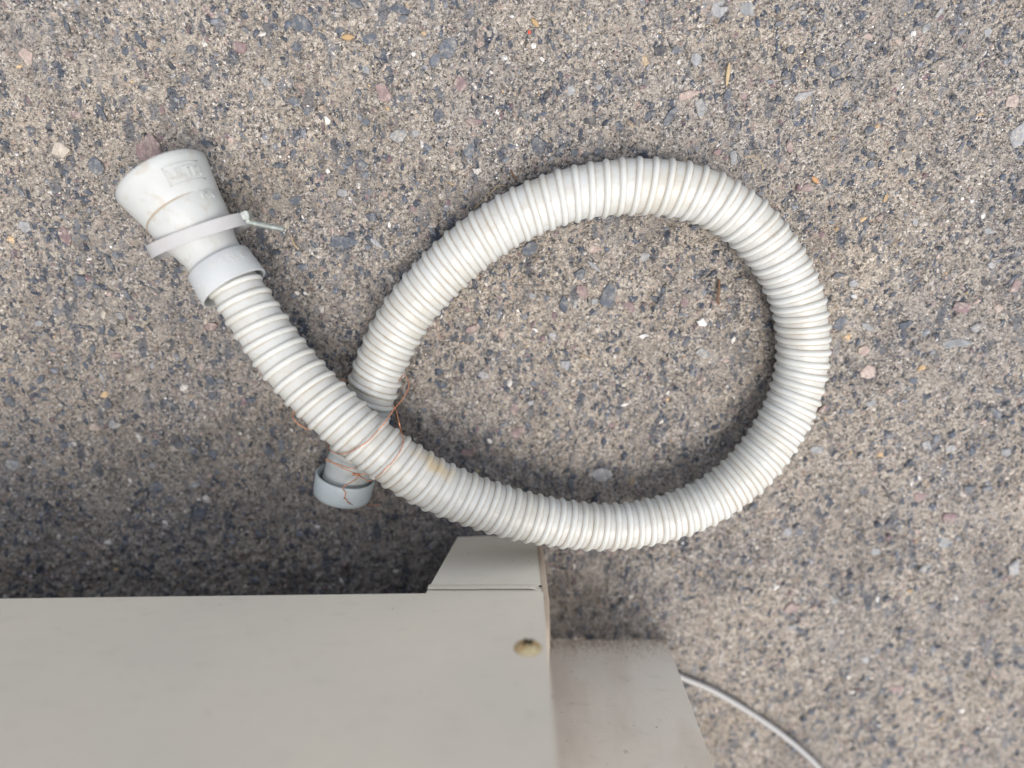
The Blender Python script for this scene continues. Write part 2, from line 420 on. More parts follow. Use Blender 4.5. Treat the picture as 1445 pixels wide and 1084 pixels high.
S = '''93,37,26,8,100,s 70,30,18,7,140,s 176,70,16,14,20,s 195,56,18,10,110,s 202,123,12,11,0,s 127,114,8,9,0,s 117,121,14,7,110,s
142,159,32,9,115,s 107,162,18,10,-30,p 83,212,27,22,-15,t 134,234,30,22,-60,s 210,213,40,36,75,p 171,241,9,10,0,s 159,258,18,10,120,s
36,80,26,18,-50,k 345,41,14,8,-40,s 354,135,16,10,100,s 290,202,18,12,-40,s 239,92,10,8,90,d 269,70,18,14,10,s 72,113,13,13,0,s 297,19,16,11,-50,p
336,66,26,18,-10,p 228,156,13,9,80,p 423,32,34,24,-20,s 444,22,13,10,-40,s 520,54,23,16,10,s 478,42,16,11,0,s 453,50,19,6,-35,s 417,66,20,16,-50,s
541,131,30,20,-60,p 566,139,12,12,0,s 561,125,9,6,90,d 621,134,11,10,40,s 607,142,13,8,-60,s 618,163,25,19,70,s 529,179,26,6,80,s 516,174,14,10,30,s
561,191,28,18,5,g 586,188,20,12,20,g 415,144,21,18,-40,s 432,157,13,11,80,s 375,117,28,10,-48,g 515,97,15,10,-60,g 610,7,18,9,90,s 563,12,34,16,-15,s
501,6,26,12,-15,s 493,226,20,12,80,s 510,232,17,13,-20,s 393,234,22,12,-10,s 632,68,33,25,60,s 613,85,24,15,50,s 649,119,22,18,90,p 668,145,23,8,110,d
661,211,35,20,75,s 668,172,24,10,-5,p 759,204,30,24,90,s 771,135,15,11,90,d 782,127,14,7,70,s 806,128,20,15,80,g 846,121,15,11,60,g 835,168,26,15,10,d
780,64,19,7,110,s 801,51,13,10,-20,s 791,107,16,8,100,s 792,211,30,9,48,s 810,216,11,10,0,s 826,218,13,11,0,s 844,214,15,11,20,s 778,225,13,6,35,g
717,94,11,8,30,s 568,26,16,13,0,s 722,24,9,5,10,w 583,76,8,7,0,w 736,60,9,6,60,t 713,82,8,6,-20,w 765,83,10,6,-50,w 598,47,7,7,0,o 1018,13,34,26,10,g
1055,11,26,20,-50,g 931,71,22,16,5,d 954,70,17,14,0,s 911,84,19,11,110,o 982,84,20,16,90,g 875,176,24,16,25,s 917,163,23,15,25,s 945,166,38,12,62,s
968,135,38,14,12,k 1058,117,18,16,0,p 1027,133,19,15,60,s 1050,135,15,11,-15,p 1132,136,30,11,22,g 1117,69,15,11,20,s 1098,34,14,7,25,s 988,150,28,16,-70,g
1035,221,24,12,95,g 1013,215,14,11,0,p 1114,208,18,9,100,p 1310,40,25,19,20,g 1325,19,24,9,55,g 1180,100,20,20,0,s 1183,117,15,10,0,s 1157,86,18,14,30,s
1228,183,16,15,0,s 1229,232,14,12,0,s 1229,218,12,8,0,s 1437,194,34,24,70,g 1394,46,20,14,100,g 1278,243,19,11,70,s 1324,159,12,10,0,s 1358,122,11,7,50,s
1348,137,11,9,40,d 1166,259,22,13,110,s 1139,265,19,14,-10,p 1271,57,19,15,60,k 1429,142,26,20,0,k 1315,117,12,7,10,s 1290,47,9,8,0,w 1226,51,15,10,0,k
1357,207,22,7,52,s 1109,116,12,7,20,s 1420,44,13,8,40,s 1424,62,12,10,0,s 34,321,23,17,-20,g 91,332,27,17,-75,p 27,271,22,9,120,s 124,271,16,9,-25,s
137,242,14,10,-20,s 114,396,22,19,-20,s 111,364,13,8,10,s 85,375,11,9,60,s 59,393,10,9,0,s 170,358,24,11,-15,s 156,371,22,8,110,s 253,380,21,13,10,s
54,456,17,12,10,g 79,440,13,11,30,s 145,464,19,9,70,s 157,469,13,11,-40,s 127,463,13,7,-50,s 180,417,21,7,120,s 128,417,13,9,70,s 106,415,13,9,100,s
297,461,20,12,5,p 168,446,20,15,0,g 147,444,14,8,80,t 257,452,14,9,0,s 108,317,19,9,105,s 137,301,11,8,20,s 137,404,16,7,-10,s 117,334,16,7,-42,s
131,494,18,11,75,s 297,537,22,17,-70,s 310,538,15,12,-20,s 297,561,14,13,0,s 58,535,21,10,38,s 64,563,20,8,8,s 48,548,13,8,20,s 63,551,14,9,0,s
14,566,19,13,-60,s 240,571,27,10,-30,s 153,570,16,14,80,s 87,583,13,11,0,s 160,600,18,14,0,g 145,536,23,6,105,g 271,636,17,14,-20,s 301,640,15,12,0,s
17,658,23,19,-20,g 40,650,16,9,80,d 84,668,24,15,-20,s 214,657,12,10,0,g 162,502,19,9,-10,p 214,517,13,7,80,g 263,517,15,7,115,s 89,629,15,10,10,s
22,505,15,9,90,s 133,604,17,12,0,k 219,688,26,17,10,s 281,728,24,22,60,s 191,746,18,14,80,s 274,685,19,9,15,g 397,630,26,10,88,s 380,637,18,15,-40,s
178,761,14,11,0,s 120,783,14,10,0,s 20,768,13,10,30,s 284,754,12,9,0,s 238,706,14,10,40,s 194,710,11,10,0,s 10,713,13,10,90,s 733,512,19,8,95,s
778,510,19,8,-48,s 798,514,19,17,60,g 726,577,29,13,85,p 739,552,11,9,90,s 753,541,12,9,-20,s 624,545,14,12,20,s 730,611,20,13,45,p 744,600,14,9,-40,s
835,597,21,8,95,s 848,670,34,20,-5,g 660,640,23,13,-5,p 806,683,20,14,90,s 684,531,19,12,-20,g 626,556,10,6,-5,s 713,542,9,8,0,s 748,569,13,8,20,g
864,601,11,9,0,p 747,352,28,19,40,s 819,387,21,17,25,s 857,420,37,21,75,s 796,430,26,19,80,s 812,428,16,8,70,g 836,352,25,14,0,k 837,375,30,6,-42,g
821,412,23,14,-60,p 838,425,15,13,0,g 751,417,12,10,0,g 908,362,19,12,10,g 940,350,27,8,15,t 898,422,12,9,90,s 887,432,24,17,-50,p 780,474,13,11,-30,g
991,455,16,11,-20,w 909,475,14,8,10,w 966,427,16,13,60,p 969,484,20,9,52,s 919,448,7,6,20,d 661,445,15,10,0,t 665,465,22,12,20,p 741,448,12,10,0,g
994,500,26,15,-20,g 419,284,27,17,10,s 482,341,42,26,-12,s 525,306,20,17,-40,s 530,343,25,8,-37,g 520,349,13,10,-30,s 544,362,16,10,80,s 564,330,14,13,0,s
484,273,17,13,-20,g 556,268,14,6,-25,d 502,378,10,8,90,s 450,247,10,8,60,s 482,243,13,10,0,s 426,378,20,12,0,s 390,277,17,12,0,s 576,343,9,6,50,s
439,356,10,7,100,w 383,300,15,10,-60,s 1189,457,30,20,0,s 1223,461,23,9,-35,g 1277,458,23,13,10,s 1292,314,14,12,80,g 1396,326,17,10,-10,g 1391,399,12,10,-20,d
1357,434,29,18,-5,p 1346,485,46,15,8,g 1382,463,20,14,20,g 1183,388,20,8,5,s 1204,400,14,11,-30,g 1419,368,11,6,20,s 1400,374,16,12,-40,g 1219,328,25,6,62,s
1219,496,21,16,0,k 1410,436,17,12,10,k 1262,416,13,8,20,s 1372,284,9,8,0,w 1391,305,13,8,100,w 1251,279,16,6,72,o 1205,418,9,7,0,w 1434,405,22,14,60,p
1226,525,22,22,0,k 1202,584,24,15,0,s 1288,537,14,10,10,s 1388,515,9,7,10,s 1232,569,19,11,30,g 1154,636,27,13,-10,g 1407,585,24,12,-50,s 1367,689,19,10,-5,s
1340,633,20,15,20,g 1307,628,17,13,-40,g 1298,701,21,13,15,p 1340,730,23,15,0,p 1408,553,21,11,10,s 1422,639,17,14,0,g 1163,577,18,10,30,p 1112,753,17,15,0,g
1128,750,18,13,90,s 1234,778,18,16,0,g 1333,767,21,18,0,g 1303,801,20,10,30,g 1179,849,18,13,40,g 1430,803,24,17,90,g 1115,858,21,17,0,p 1119,886,19,8,10,g
1237,845,13,4,90,w 1220,930,15,13,-50,g 1267,973,25,13,0,p 1361,868,21,11,5,g 1138,1001,19,12,0,g 1188,1076,19,12,10,g 947,809,23,9,-10,s 965,782,15,10,10,s
945,853,17,10,-60,o 1019,828,9,7,0,o 972,823,13,6,30,w 998,861,13,11,0,d'''.split()
occupied = []
for i, e in enumerate(S[:298]):
    px, py, a, b_, an, mt = e.split(','); px, py, a, b_, an = map(float, (px, py, a, b_, an))
    p = at(px, py); k = depth(p) / F
    o = bpy.data.objects.new('stone', shapes[mt][i % 9]); col.objects.link(o)
    o.parent = ground
    o.location = (p.x, p.y, float(height(p.x, p.y)) + .0002)
    o.rotation_euler = (random.uniform(-.05, .05), random.uniform(-.05, .05), R(an))
    o.scale = (a * k * 1.04, b_ * k * 1.04, random.uniform(.0005, .0011) * (1 if a > 12 else .9))
    occupied.append((p.x, p.y, a * k * .5, b_ * k * .5, R(an)))

# --- countless small chips and sand grains: one object
def chips(n, smin, smax, power, seed, hh, palette):
    g = np.random.default_rng(seed)
    x = g.uniform(-.37, .47, n); y = g.uniform(-.40, .24, n)
    keep = np.ones(n, bool)
    for (ox, oy, a, b_, an) in occupied:
        c, s = math.cos(an), math.sin(an)
        dx, dy = x - ox, y - oy; u = (dx * c + dy * s) / (a * .95); v = (-dx * s + dy * c) / (b_ * .95)
        keep &= ~((u * u + v * v < 1))
    dens = vnoise(x, y, .03, 21) + .6 * vnoise(x, y, .009, 22)
    keep &= g.random(n) < np.clip(.75 + dens * 1.6, .12, 1)
    x, y = x[keep], y[keep]; n = len(x)
    size = smin + (smax - smin) * g.random(n) ** power
    asp = g.uniform(.26, .85, n)
    lean = np.clip(x / .25, -1, 1)
    ang = (np.pi / 2 + (-lean) * .75) + g.normal(0, .6, n)
    z = height(x, y)
    NS = 6
    th = (np.arange(NS) / NS * 2 * np.pi)[None] + g.uniform(-.35, .35, (n, NS))
    rad = g.uniform(.5, 1.25, (n, NS)) * .5
    rings = []
    tiltx, tilty = g.normal(0, .22, n), g.normal(0, .22, n)
    for s, zz in ((1.0, -.5), (.72, 1.0)):
        ux = np.cos(th) * rad * s * size[:, None]; uy = np.sin(th) * rad * s * (size * asp)[:, None]
        wx = ux * np.cos(ang)[:, None] - uy * np.sin(ang)[:, None]; wy = ux * np.sin(ang)[:, None] + uy * np.cos(ang)[:, None]
        wz = z[:, None] + zz * (hh * size)[:, None] + (tiltx[:, None] * wx + tilty[:, None] * wy if zz > 0 else 0) + g.uniform(-.08, .08, (n, NS)) * size[:, None] * (zz > 0)
        rings.append(np.stack([x[:, None] + wx, y[:, None] + wy, wz], -1))
    top = np.stack([x, y, z + hh * size * 1.12], -1)[:, None]
    V = np.concatenate(rings + [top], 1).reshape(-1, 3)
    base = (np.arange(n) * (2 * NS + 1))[:, None, None]
    f = []
    for j in range(NS):
        k = (j + 1) % NS
        f += [(j, k, NS + k), (j, NS + k, NS + j), (NS + j, NS + k, 2 * NS)]
    Fa = (base + np.array(f)[None]).reshape(-1, 3)
    pal = np.array([c for _, c in palette]); pr = np.array([w_ for w_, _ in palette]); pr /= pr.sum()
    ci = g.choice(len(pal), n, p=pr); C = pal[ci] * g.uniform(.72, 1.28, (n, 1))
    C = np.repeat(C, 2 * NS + 1, 0)
    return V, Fa, C
pal_small = [(22, (.075, .085, .105)), (10, (.13, .14, .16)), (15, (.2, .185, .165)), (22, (.40, .36, .30)), (14, (.52, .48, .41)), (5, (.17, .115, .11)), (5, (.31, .23, .19)), (1.6, (.45, .31, .16)), (4, (.62, .61, .59))]
pal_mid = [(40, (.036, .046, .064)), (22, (.06, .073, .095)), (20, (.13, .14, .155)), (7, (.15, .10, .105)), (6, (.3, .235, .2)), (10, (.3, .27, .22)), (3, (.55, .52, .47)), (.5, (.42, .29, .15))]
Vs, Fs, Cs, off = [], [], [], 0
for (n_, a0, a1, pw, sd_, hh, pal) in ((46000, .0008, .0024, 1.3, 31, .40, pal_small), (24000, .0018, .0075, 2.0, 32, .12, pal_mid)):
    v, f, c = chips(n_, a0, a1, pw, sd_, hh, pal)
    Vs.append(v); Fs.append(f + off); Cs.append(c); off += len(v)
V = np.vstack(Vs); Fa = np.vstack(Fs); C = np.vstack(Cs)
me = fast_mesh('gravel', V, Fa)
ca = me.color_attributes.new('tint', 'FLOAT_COLOR', 'POINT'); ca.data.foreach_set('color', np.column_stack([C, np.ones(len(C))]).astype(np.float32).ravel())
gravel = link('gravel', me, M['grain'], smooth=False); gravel.parent = ground
tag(gravel, kind='stuff')

# ------------------------------------------------------------------ the hose
HP = [(316, 381, 76, 22, .0400), (340, 417, 80, 22, .0415), (392, 495, 82, 22, .046), (446, 557, 83, 22, .051), (505, 611, 83, 21, .0545), (564, 655, 82, 20.5, .054),
      (612, 684, 81, 20, .051), (655, 702, 79, 18.5, .048), (713, 722, 77, 17.4, .044), (768, 734.5, 74, 17, .041), (833, 743, 71, 16.8, .037), (887, 741.5, 70, 17, .034),
      (940, 731, 70, 17.2, .031), (988, 713, 71, 17.5, .028), (1026, 690, 72, 17.2, .026), (1066, 653, 74, 17, .023), (1097, 610, 75, 16.5, .0205), (1122, 557, 76, 16.2, .019),
      (1133, 500, 77, 16.3, .0185), (1129, 440, 78, 16.6, .0185), (1113, 394, 79, 17.5, .0185), (1087, 351, 80, 19, .0185), (1050, 311, 82, 20.2, .0185), (1003, 282, 84, 21, .0185),
      (958, 268, 85, 21, .0185), (910, 263, 84, 21, .0185), (871, 264.5, 84, 21, .0185), (811, 274, 82, 21, .0185), (757, 292, 81, 20.6, .0185), (705, 319, 80, 20.4, .0185),
      (658, 353, 80, 20, .0185), (618, 391, 79, 19.7, .0185), (582, 432, 78, 19.2, .0185), (556, 473, 78, 19, .0185), (535, 520, 77, 18.5, .0185), (526, 548, 76, 18, .0185),
      (516, 582, 74, 17.5, .018), (504, 622, 72, 17, .018), (495.5, 655, 70, 17, .018)]
rows = []
for (px, py, wpx, pit, z) in HP:
    z -= .0009 if z < .0192 else 0
    p = at(px, py, z); d = depth(p); rows.append((*p, wpx * d / F / 2 * .985, pit * d / F))
path = catmull(rows, 14)
path, s = resample(path, step=.0008)
P, rad, pitch = path[:, :3], path[:, 3], path[:, 4]
T, L, U = frames(P)
turns = np.r_[0, np.cumsum(np.diff(s) / ((pitch[1:] + pitch[:-1]) / 2))]
RIBH = .00165
hose = empty('corrugated_hose', P[0] * [1, 1, 0], 'long white ribbed plastic drain hose lying in one big loop on the concrete', 'hose')
# tube: seam at the underside
seg = 48
al = np.linspace(-np.pi / 2, 1.5 * np.pi, seg + 1)       # angle measured from the traveller's right side over the top to the left
dirs = lambda a, i: (-L[i] * np.cos(a) + U[i] * np.sin(a))
V = []; TU = []
for i in range(len(P)):
    a = al[:, None]
    V.append(P[i] + (rad[i] - RIBH) * (-L[i][None] * np.cos(a) + U[i][None] * np.sin(a)))
    TU.append(turns[i] - al / (2 * np.pi) + 10)
V = np.vstack(V); TU = np.concatenate(TU)
I = np.arange(len(V)).reshape(len(P), seg + 1)
Fq = np.stack([I[:-1, :-1], I[:-1, 1:], I[1:, 1:], I[1:, :-1]], -1).reshape(-1, 4)
V = V - np.array(hose.location)
tube_me = fast_mesh('tube', V, Fq)
tube_me.attributes.new('turns', 'FLOAT', 'POINT').data.foreach_set('value', TU.astype(np.float32))
tube_me.attributes.new('pitch', 'FLOAT', 'POINT').data.foreach_set('value', np.repeat(pitch, seg + 1).astype(np.float32))
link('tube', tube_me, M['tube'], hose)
# one spiral rib
nt_ = turns[-1] - .6
q = np.arange(.35, nt_, 1 / 44)
tpar = q                                                   # turns value
V = []; TU = []; prof_n = 13
for k, t_ in enumerate(q):
    a = 2 * np.pi * t_
    aa = a
    si = np.interp(t_, turns, s)                          # along-hose place of this turn
    f = si / s[-1] * (len(P) - 1); i0 = min(int(f), len(P) - 2); fr = f - i0
    c = P[i0] * (1 - fr) + P[i0 + 1] * fr; t1 = T[i0]; l1 = L[i0]; u1 = U[i0]; r = rad[i0] - RIBH; pt = pitch[i0]
    d = -l1 * np.cos(aa) + u1 * np.sin(aa)
    jit = 1 + .06 * math.sin(t_ * 3.1) + .04 * math.sin(t_ * 17)
    # bend: ribs fan out with the curvature, so place the section at the tube surface
    for j in range(prof_n):
        b_ = np.pi * j / (prof_n - 1)
        xx = math.cos(b_); x = xx * .0022; h = max(0, math.cos(xx * math.pi / 2)) ** .8 * RIBH * jit - .0002
        V.append(c + t1 * x + d * (r + h)); TU.append(math.cos(b_))
rib_me = fast_mesh('spiral_rib', np.array(V) - np.array(hose.location), np.array(grid_faces(len(q), prof_n)))
rib_me.attributes.new('turns', 'FLOAT', 'POINT').data.foreach_set('value', np.array(TU, np.float32))
link('spiral_rib', rib_me, M['rib'], hose)

# ------------------------------------------------------------------ funnel fitting with collar (moves with the hose)
Mc = at(229, 252, .0272); Cc = at(331, 407, .0405)
ax = (Cc - Mc).normalized(); tot = (Cc - Mc).length; u = tot / 186.0
kk = depth(Mc) / F
def rp(px, t): return px * (depth(Mc + ax * (t * u)) / F)
# outer skin from the mouth, then the inner skin back
outer = [(0, 66.5), (1.2, 67.6), (10, 65.8), (25, 62.6), (45, 58.4), (57, 55.9), (58.5, 55.2), (60, 55.4), (75, 53.6), (91, 50.5), (103, 46.5), (114, 42.6), (126, 40), (140, 38.8), (152, 38.5)]
prof = [(t * u, rp(r, t)) for t, r in outer] + [(t * u, rp(r - 4.5, t)) for t, r in outer[::-1]]
base = Mc.copy(); 
fun = revolve('funnel', prof + [prof[0]], Mc, ax, 96)
bell = link('funnel', shifted(fun, lp(hose)), M['funnel'], hose)
colp = [(143, 39), (144, 45.2), (146, 46.4), (166, 47.6), (185, 48.8), (186.5, 48.4), (187, 46.6), (185, 45), (176, 44.2), (160, 43), (150, 39)]
collar = revolve('collar', [(t * u, rp(r, t)) for t, r in colp], Mc, ax, 96)
link('collar', shifted(collar, lp(hose)), M['collar'], hose)
Lx = Vector((0, 0, 1)).cross(ax).normalized(); Ux = ax.cross(Lx)
ml = [Mc + ax * (58.2 * u) + (Lx * math.cos(a) + Ux * math.sin(a)) * rp(55.5, 58.2) for a in np.linspace(R(42), R(190), 60)]
link('mould_line', shifted(tube_mesh('mould_line', ml, np.r_[np.linspace(.00005, .00045, 12), np.full(48, .00045)], 8), lp(hose)), M['stain'], hose)
def ring_text(txt, t0, ang0, size, profile, parent, frame=False, m='funnel'):
    """raised lettering bent round the fitting; letters stand with their heads towards the mouth"""
    cu = bpy.data.curves.new('t', 'FONT'); cu.body = txt; cu.size = size; cu.extrude = .0005; cu.bevel_depth = .0001; cu.offset = .00012
    cu.align_x = 'CENTER'; to = bpy.data.objects.new('t', cu); col.objects.link(to)
    dg = bpy.context.evaluated_depsgraph_get(); me = bpy.data.meshes.new_from_object(to.evaluated_get(dg))
    bpy.data.objects.remove(to)
    bm = bmesh.new(); bm.from_mesh(me)
    if frame:
        w_, h_ = size * .36 * len(txt) , size * .95
        for (x0, y0, x1, y1) in ((-w_, -.35 * size, w_, -.27 * size), (-w_, h_, w_, h_ + .08 * size), (-w_, -.35 * size, -w_ + .08 * size, h_)):
            g = bmesh.ops.create_cube(bm, size=1)
            for v in g['verts']: v.co = Vector(((x0 + x1) / 2 + v.co.x * (x1 - x0), (y0 + y1) / 2 + v.co.y * (y1 - y0), v.co.z * .0005))
        bmesh.ops.subdivide_edges(bm, edges=[e for e in bm.edges if e.calc_length() > .003], cuts=6)
    ts = np.array([t for t, _ in profile]) * u; rs = np.array([rp(r, t) for t, r in profile])
    for v in bm.verts:
        d = t0 * u - v.co.y; r = float(np.interp(d, ts, rs)); a = ang0 - v.co.x / r
        v.co = Mc + ax * d + (Lx * math.cos(a) + Ux * math.sin(a)) * (r + v.co.z - .00004)
    bm.to_mesh(me); bm.free()
    return link('embossed_lettering', shifted(me, lp(parent) ) , M[m], parent)
# traveller's left is Lx (a=0), top a=90 deg; text runs from the left side of the picture to the right = over the top
import builtins
sgn = 1
for txt, t0, a0, size, pr_, fr_, m_n in (('ULTM', 37, 40, .0080, outer, True, 'lettering'), ('NR', 70, 24, .0066, outer, False, 'lettering'), ('VARUE', 164, 50, .0070, [(143, 45), (187, 48.8)], False, 'lettering')):
    tm = ring_text(txt, t0, R(a0), size, pr_, hose, fr_, m_n)

# ------------------------------------------------------------------ end cap and smooth neck of the other end
e0 = Vector(P[-1]); tdir = (Vector(at(484, 690, .0205)) - Vector(at(503, 625, .018))); tdir.normalize()
n0 = Vector(at(496, 652, .018))
kE = depth(n0) / F
neck = [(-.006, 31.0 * kE), (.0, 34 * kE), (.0035, 34.5 * kE), (.0045, 33.2 * kE), (.012, 32.6 * kE), (.0125, 33.6 * kE), (.0145, 33.6 * kE), (.015, 32.4 * kE), (.024, 31.4 * kE), (.025, 29 * kE), (.025, .0005)]
link('hose_neck', shifted(revolve('hose_neck', neck, n0, tdir, 64), lp(hose)), M['neck'], hose)
c0 = Vector(at(488, 671, .0207)); cdir = (Vector(at(482.5, 699, .0195)) - c0); LC = cdir.length * 1.02; cdir.normalize()
kC = depth(c0) / F
capp = [(.004, 36.5 * kC), (.0, 38.2 * kC), (-.0004, 39.6 * kC), (.0, 41.0 * kC), (.0008, 41.6 * kC), (LC * .8, 40.6 * kC), (LC * .95, 39.6 * kC), (LC, 37 * kC), (LC, .0005)]
inner = [(LC * .9, .0005), (LC * .9, 36 * kC), (.004, 36.5 * kC)]
link('end_cap', shifted(revolve('end_cap', inner + capp, c0, cdir, 80), lp(hose)), M['cap'], hose)

# ------------------------------------------------------------------ loose strap with bolt
strap_c = at(281.5, 331, .0325)
A = at(216, 358, .0325); B = at(345, 309, .0325)
side = (B - A).normalized(); nrm = side.cross(Vector((0, 0, 1))).normalized()      # axis of the band
nrm = (nrm + Vector((0, 0, -.01))).normalized(); up = nrm.cross(side).normalized()
if up.z < 0: up = -up
Rs = (B - A).length / 2; bw = .0038
strap = empty('hose_clamp', (strap_c.x, strap_c.y, 0), 'grey strap clamp hanging loosely round the neck of the white funnel fitting', 'clamp')
V = []; ns = 96
ctr = (A + B) / 2
secs = [(-bw, 0), (-bw * .98, .00035), (bw * .98, .00035), (bw, 0), (bw * .98, -.00035), (-bw * .98, -.00035)]
for i in range(ns):
    a = 2 * math.pi * i / ns
    rx, rz = Rs, .0236
    c = ctr + side * math.cos(a) * rx + up * math.sin(a) * rz
    d = (side * math.cos(a) + up * math.sin(a)).normalized()
    for (w_, h_) in secs: V.append(c + nrm * w_ + d * h_)
f = []
for i in range(ns):
    for j in range(6): f.append((i * 6 + j, i * 6 + (j + 1) % 6, ((i + 1) % ns) * 6 + (j + 1) % 6, ((i + 1) % ns) * 6 + j))
band = link('band', shifted(mesh('band', V, f), lp(strap)), M['strap'], strap, False)
b0 = at(341, 311.5, .031); b1 = at(401, 324, .029)
npt = 260; pts = [b0 + (b1 - b0) * (i / (npt - 1)) for i in range(npt)]
thr = .0017 + .00016 * np.sin(np.arange(npt) * 2 * np.pi / 6.5)
thr[-3:] = [.0013, .0011, .0006]
link('bolt', shifted(tube_mesh('bolt', pts, thr, 16), lp(strap)), M['bolt'], strap)
bd = (b1 - b0).normalized()
nut = tube_mesh('nut', [b0 + bd * .0022, b0 + bd * .0024, b0 + bd * .0048, b0 + bd * .005], [.0020, .0024, .0024, .0020], 6)
link('nut', shifted(nut, lp(strap)), M['bolt'], strap, False)
lug = at(348, 304, .033); lm = box_mesh('lug', (-.0022, -.0024, -.0035), (.0022, .0024, .0035), .0005)
lm.transform(Matrix.Rotation(.35, 4, 'Z')); lm.transform(Matrix.Translation(lug)); link('lug', shifted(lm, lp(strap)), M['bolt'], strap, False)

# ------------------------------------------------------------------ copper wire
bpy.context.view_layer.update()
bv = []
for o in list(hose.children):
    me = o.data; vs = [Vector(v.co) + Vector(hose.location) for v in me.vertices]
    bv.append(BVHTree.FromPolygons(vs, [tuple(p.vertices) for p in me.polygons]))
def surf(px, py, lift):
    o = Vector((0, 0, H)); d = ray(px, py).normalized(); best = None
    for t_ in bv:
        h = t_.ray_cast(o, d)
        if h[0] is not None and (best is None or h[3] < best[3]): best = h
    if best is None: return at(px, py, .002)
    return best[0] - d * lift
wire = empty('copper_wire', at(500, 660) , 'thin bare copper wire wound round the crossing of the white hose', 'wire')
def wpt(x, y, z):
    px, py = 400 + x / 4.515, 500 + y / 4.515
    return surf(px, py, .0007) if z is None else at(px, py, z)
def wire_part(name, pts, r=.00030, lift=.0004):
    """z None = lying on what is under it; the wire bridges the hollows between the ribs"""
    px = catmull([(x, y, 0) for x, y, z in pts], 8); px[:, 2] = np.linspace(0, 1, len(px))
    px, _ = resample(np.column_stack([px, np.interp(np.arange(len(px)), np.arange(len(pts)) * 8, [0 if z is None else z for x, y, z in pts]),
                     np.interp(np.arange(len(px)), np.arange(len(pts)) * 8, [1. if z is None else 0 for x, y, z in pts])]), step=4)
    D = []; O = Vector((0, 0, H))
    for x, y, _, z, w_ in px:
        a, b_ = 400 + x / 4.515, 500 + y / 4.515; d = ray(a, b_).normalized()
        if w_ > .5: D.append((surf(a, b_, lift) - O).length)
        else: D.append((at(a, b_, z if w_ == 0 else z / (1 - w_)) - O).length)
    D = np.array(D); k = 5; W = np.array([1 if w_ > .5 else 0 for w_ in px[:, 4]])
    E = np.array([D[max(0, i - k):i + k + 1].min() if W[i] else D[i] for i in range(len(D))])
    for _ in range(3): E[1:-1] = (E[:-2] + 2 * E[1:-1] + E[2:]) / 4
    Q = np.array([O + ray(400 + x / 4.515, 500 + y / 4.515).normalized() * e for (x, y, *_), e in zip(px, E)])
    Q[1:-1] += rng.normal(0, .00004, Q[1:-1].shape)
    return link(name, shifted(tube_mesh(name, Q, r, 8), lp(wire)), M['copper'], wire)
wire_part('wire_strand', [(735, 175, .022), (768, 132, .030), (800, 190, .040), (770, 270, .052), (702, 352, .060), (650, 430, .066), (590, 500, None), (530, 560, None), (470, 600, None), (400, 630, None), (345, 634, None), (305, 615, .050), (283, 580, .044), (300, 560, .03)])
wire_part('wire_strand', [(690, 330, .034), (715, 352, .040), (735, 430, .050), (752, 500, None), (763, 560, None), (742, 620, None), (700, 680, None), (650, 730, None), (605, 775, None), (550, 808, .046), (510, 790, .043), (470, 766, .041), (400, 735, .0405), (330, 700, .0395), (285, 668, .0385), (268, 672, .036), (290, 685, .038), (350, 700, .041), (410, 722, .042), (465, 728, .042), (500, 735, .036)])
coil = []
for i in range(46):
    a = i / 46 * 2 * math.pi * 4.5
    coil.append((440 + i * 1.05, 765 + 9 * math.sin(a), .0425 + .0009 * math.cos(a)))
wire_part('wire_knot', coil, .00028)
wire_part('wire_strand', [(480, 765, .0425), (510, 763, .0425), (540, 758, .042)])
wire_part('wire_strand', [(478, 768, .0425), (468, 792, .0425), (430, 815, .042), (398, 832, .042), (381, 852, None), (388, 872, None), (398, 888, None), (392, 905, None), (386, 922, None), (395, 918, None), (410, 943, None), (440, 958, .036), (462, 968, .030), (495, 968, .020), (530, 963, .012), (575, 960, .008), (618, 960, .006)])
wire_part('wire_strand', [(95, 345, .034), (80, 372, .034), (105, 392, .033), (135, 412, .033), (168, 428, .032), (186, 448, .032), (183, 470, .031), (162, 478, .030), (125, 462, .030), (85, 436, .031), (62, 408, .032), (60, 385, .033), (75, 355, .034)])
wire_part('wire_strand', [(350, 168, .030), (365, 163, .028), (385, 165, .027), (402, 168, .026), (420, 172, .024)])

# ------------------------------------------------------------------ the beige sheet-metal cabinet
YF = at(700, 757, .002).y                         # front plane
zb = at_y(722, 837.5, YF).z                       # lower edge of the front panel
XR = at_y(766.5, 838, YF).x
XL = -.62; ZT = .243
cab = empty('metal_cabinet', (XR, YF, 0), 'beige painted sheet-metal appliance cabinet standing beside the hose loop', 'cabinet')
def addp(name, me, m, smooth=False, parent=cab): 
    o = link(name, shifted(me, lp(parent) ), M[m], parent, smooth); return o
def vp(px, py, dy=0.0): p = at_y(px, py, YF); return Vector((p.x, p.y + dy, p.z))
# front panel: sheet 1 mm proud of the leg plate, tilted by under one degree like the photographed edge
zl = at_y(0, 847, YF).z; xl0 = at_y(0, 847, YF).x
slope = (zb - zl) / (XR - xl0)
fp = [Vector((XL, YF + .0012, zb + slope * (XL - XR))), Vector((XR, YF + .0012, zb)), Vector((XR, YF + .0012, ZT)), Vector((XL, YF + .0012, ZT))]
addp('front_panel', poly_plate('front_panel', fp, (0, -.0012, 0), .0004), 'paint')
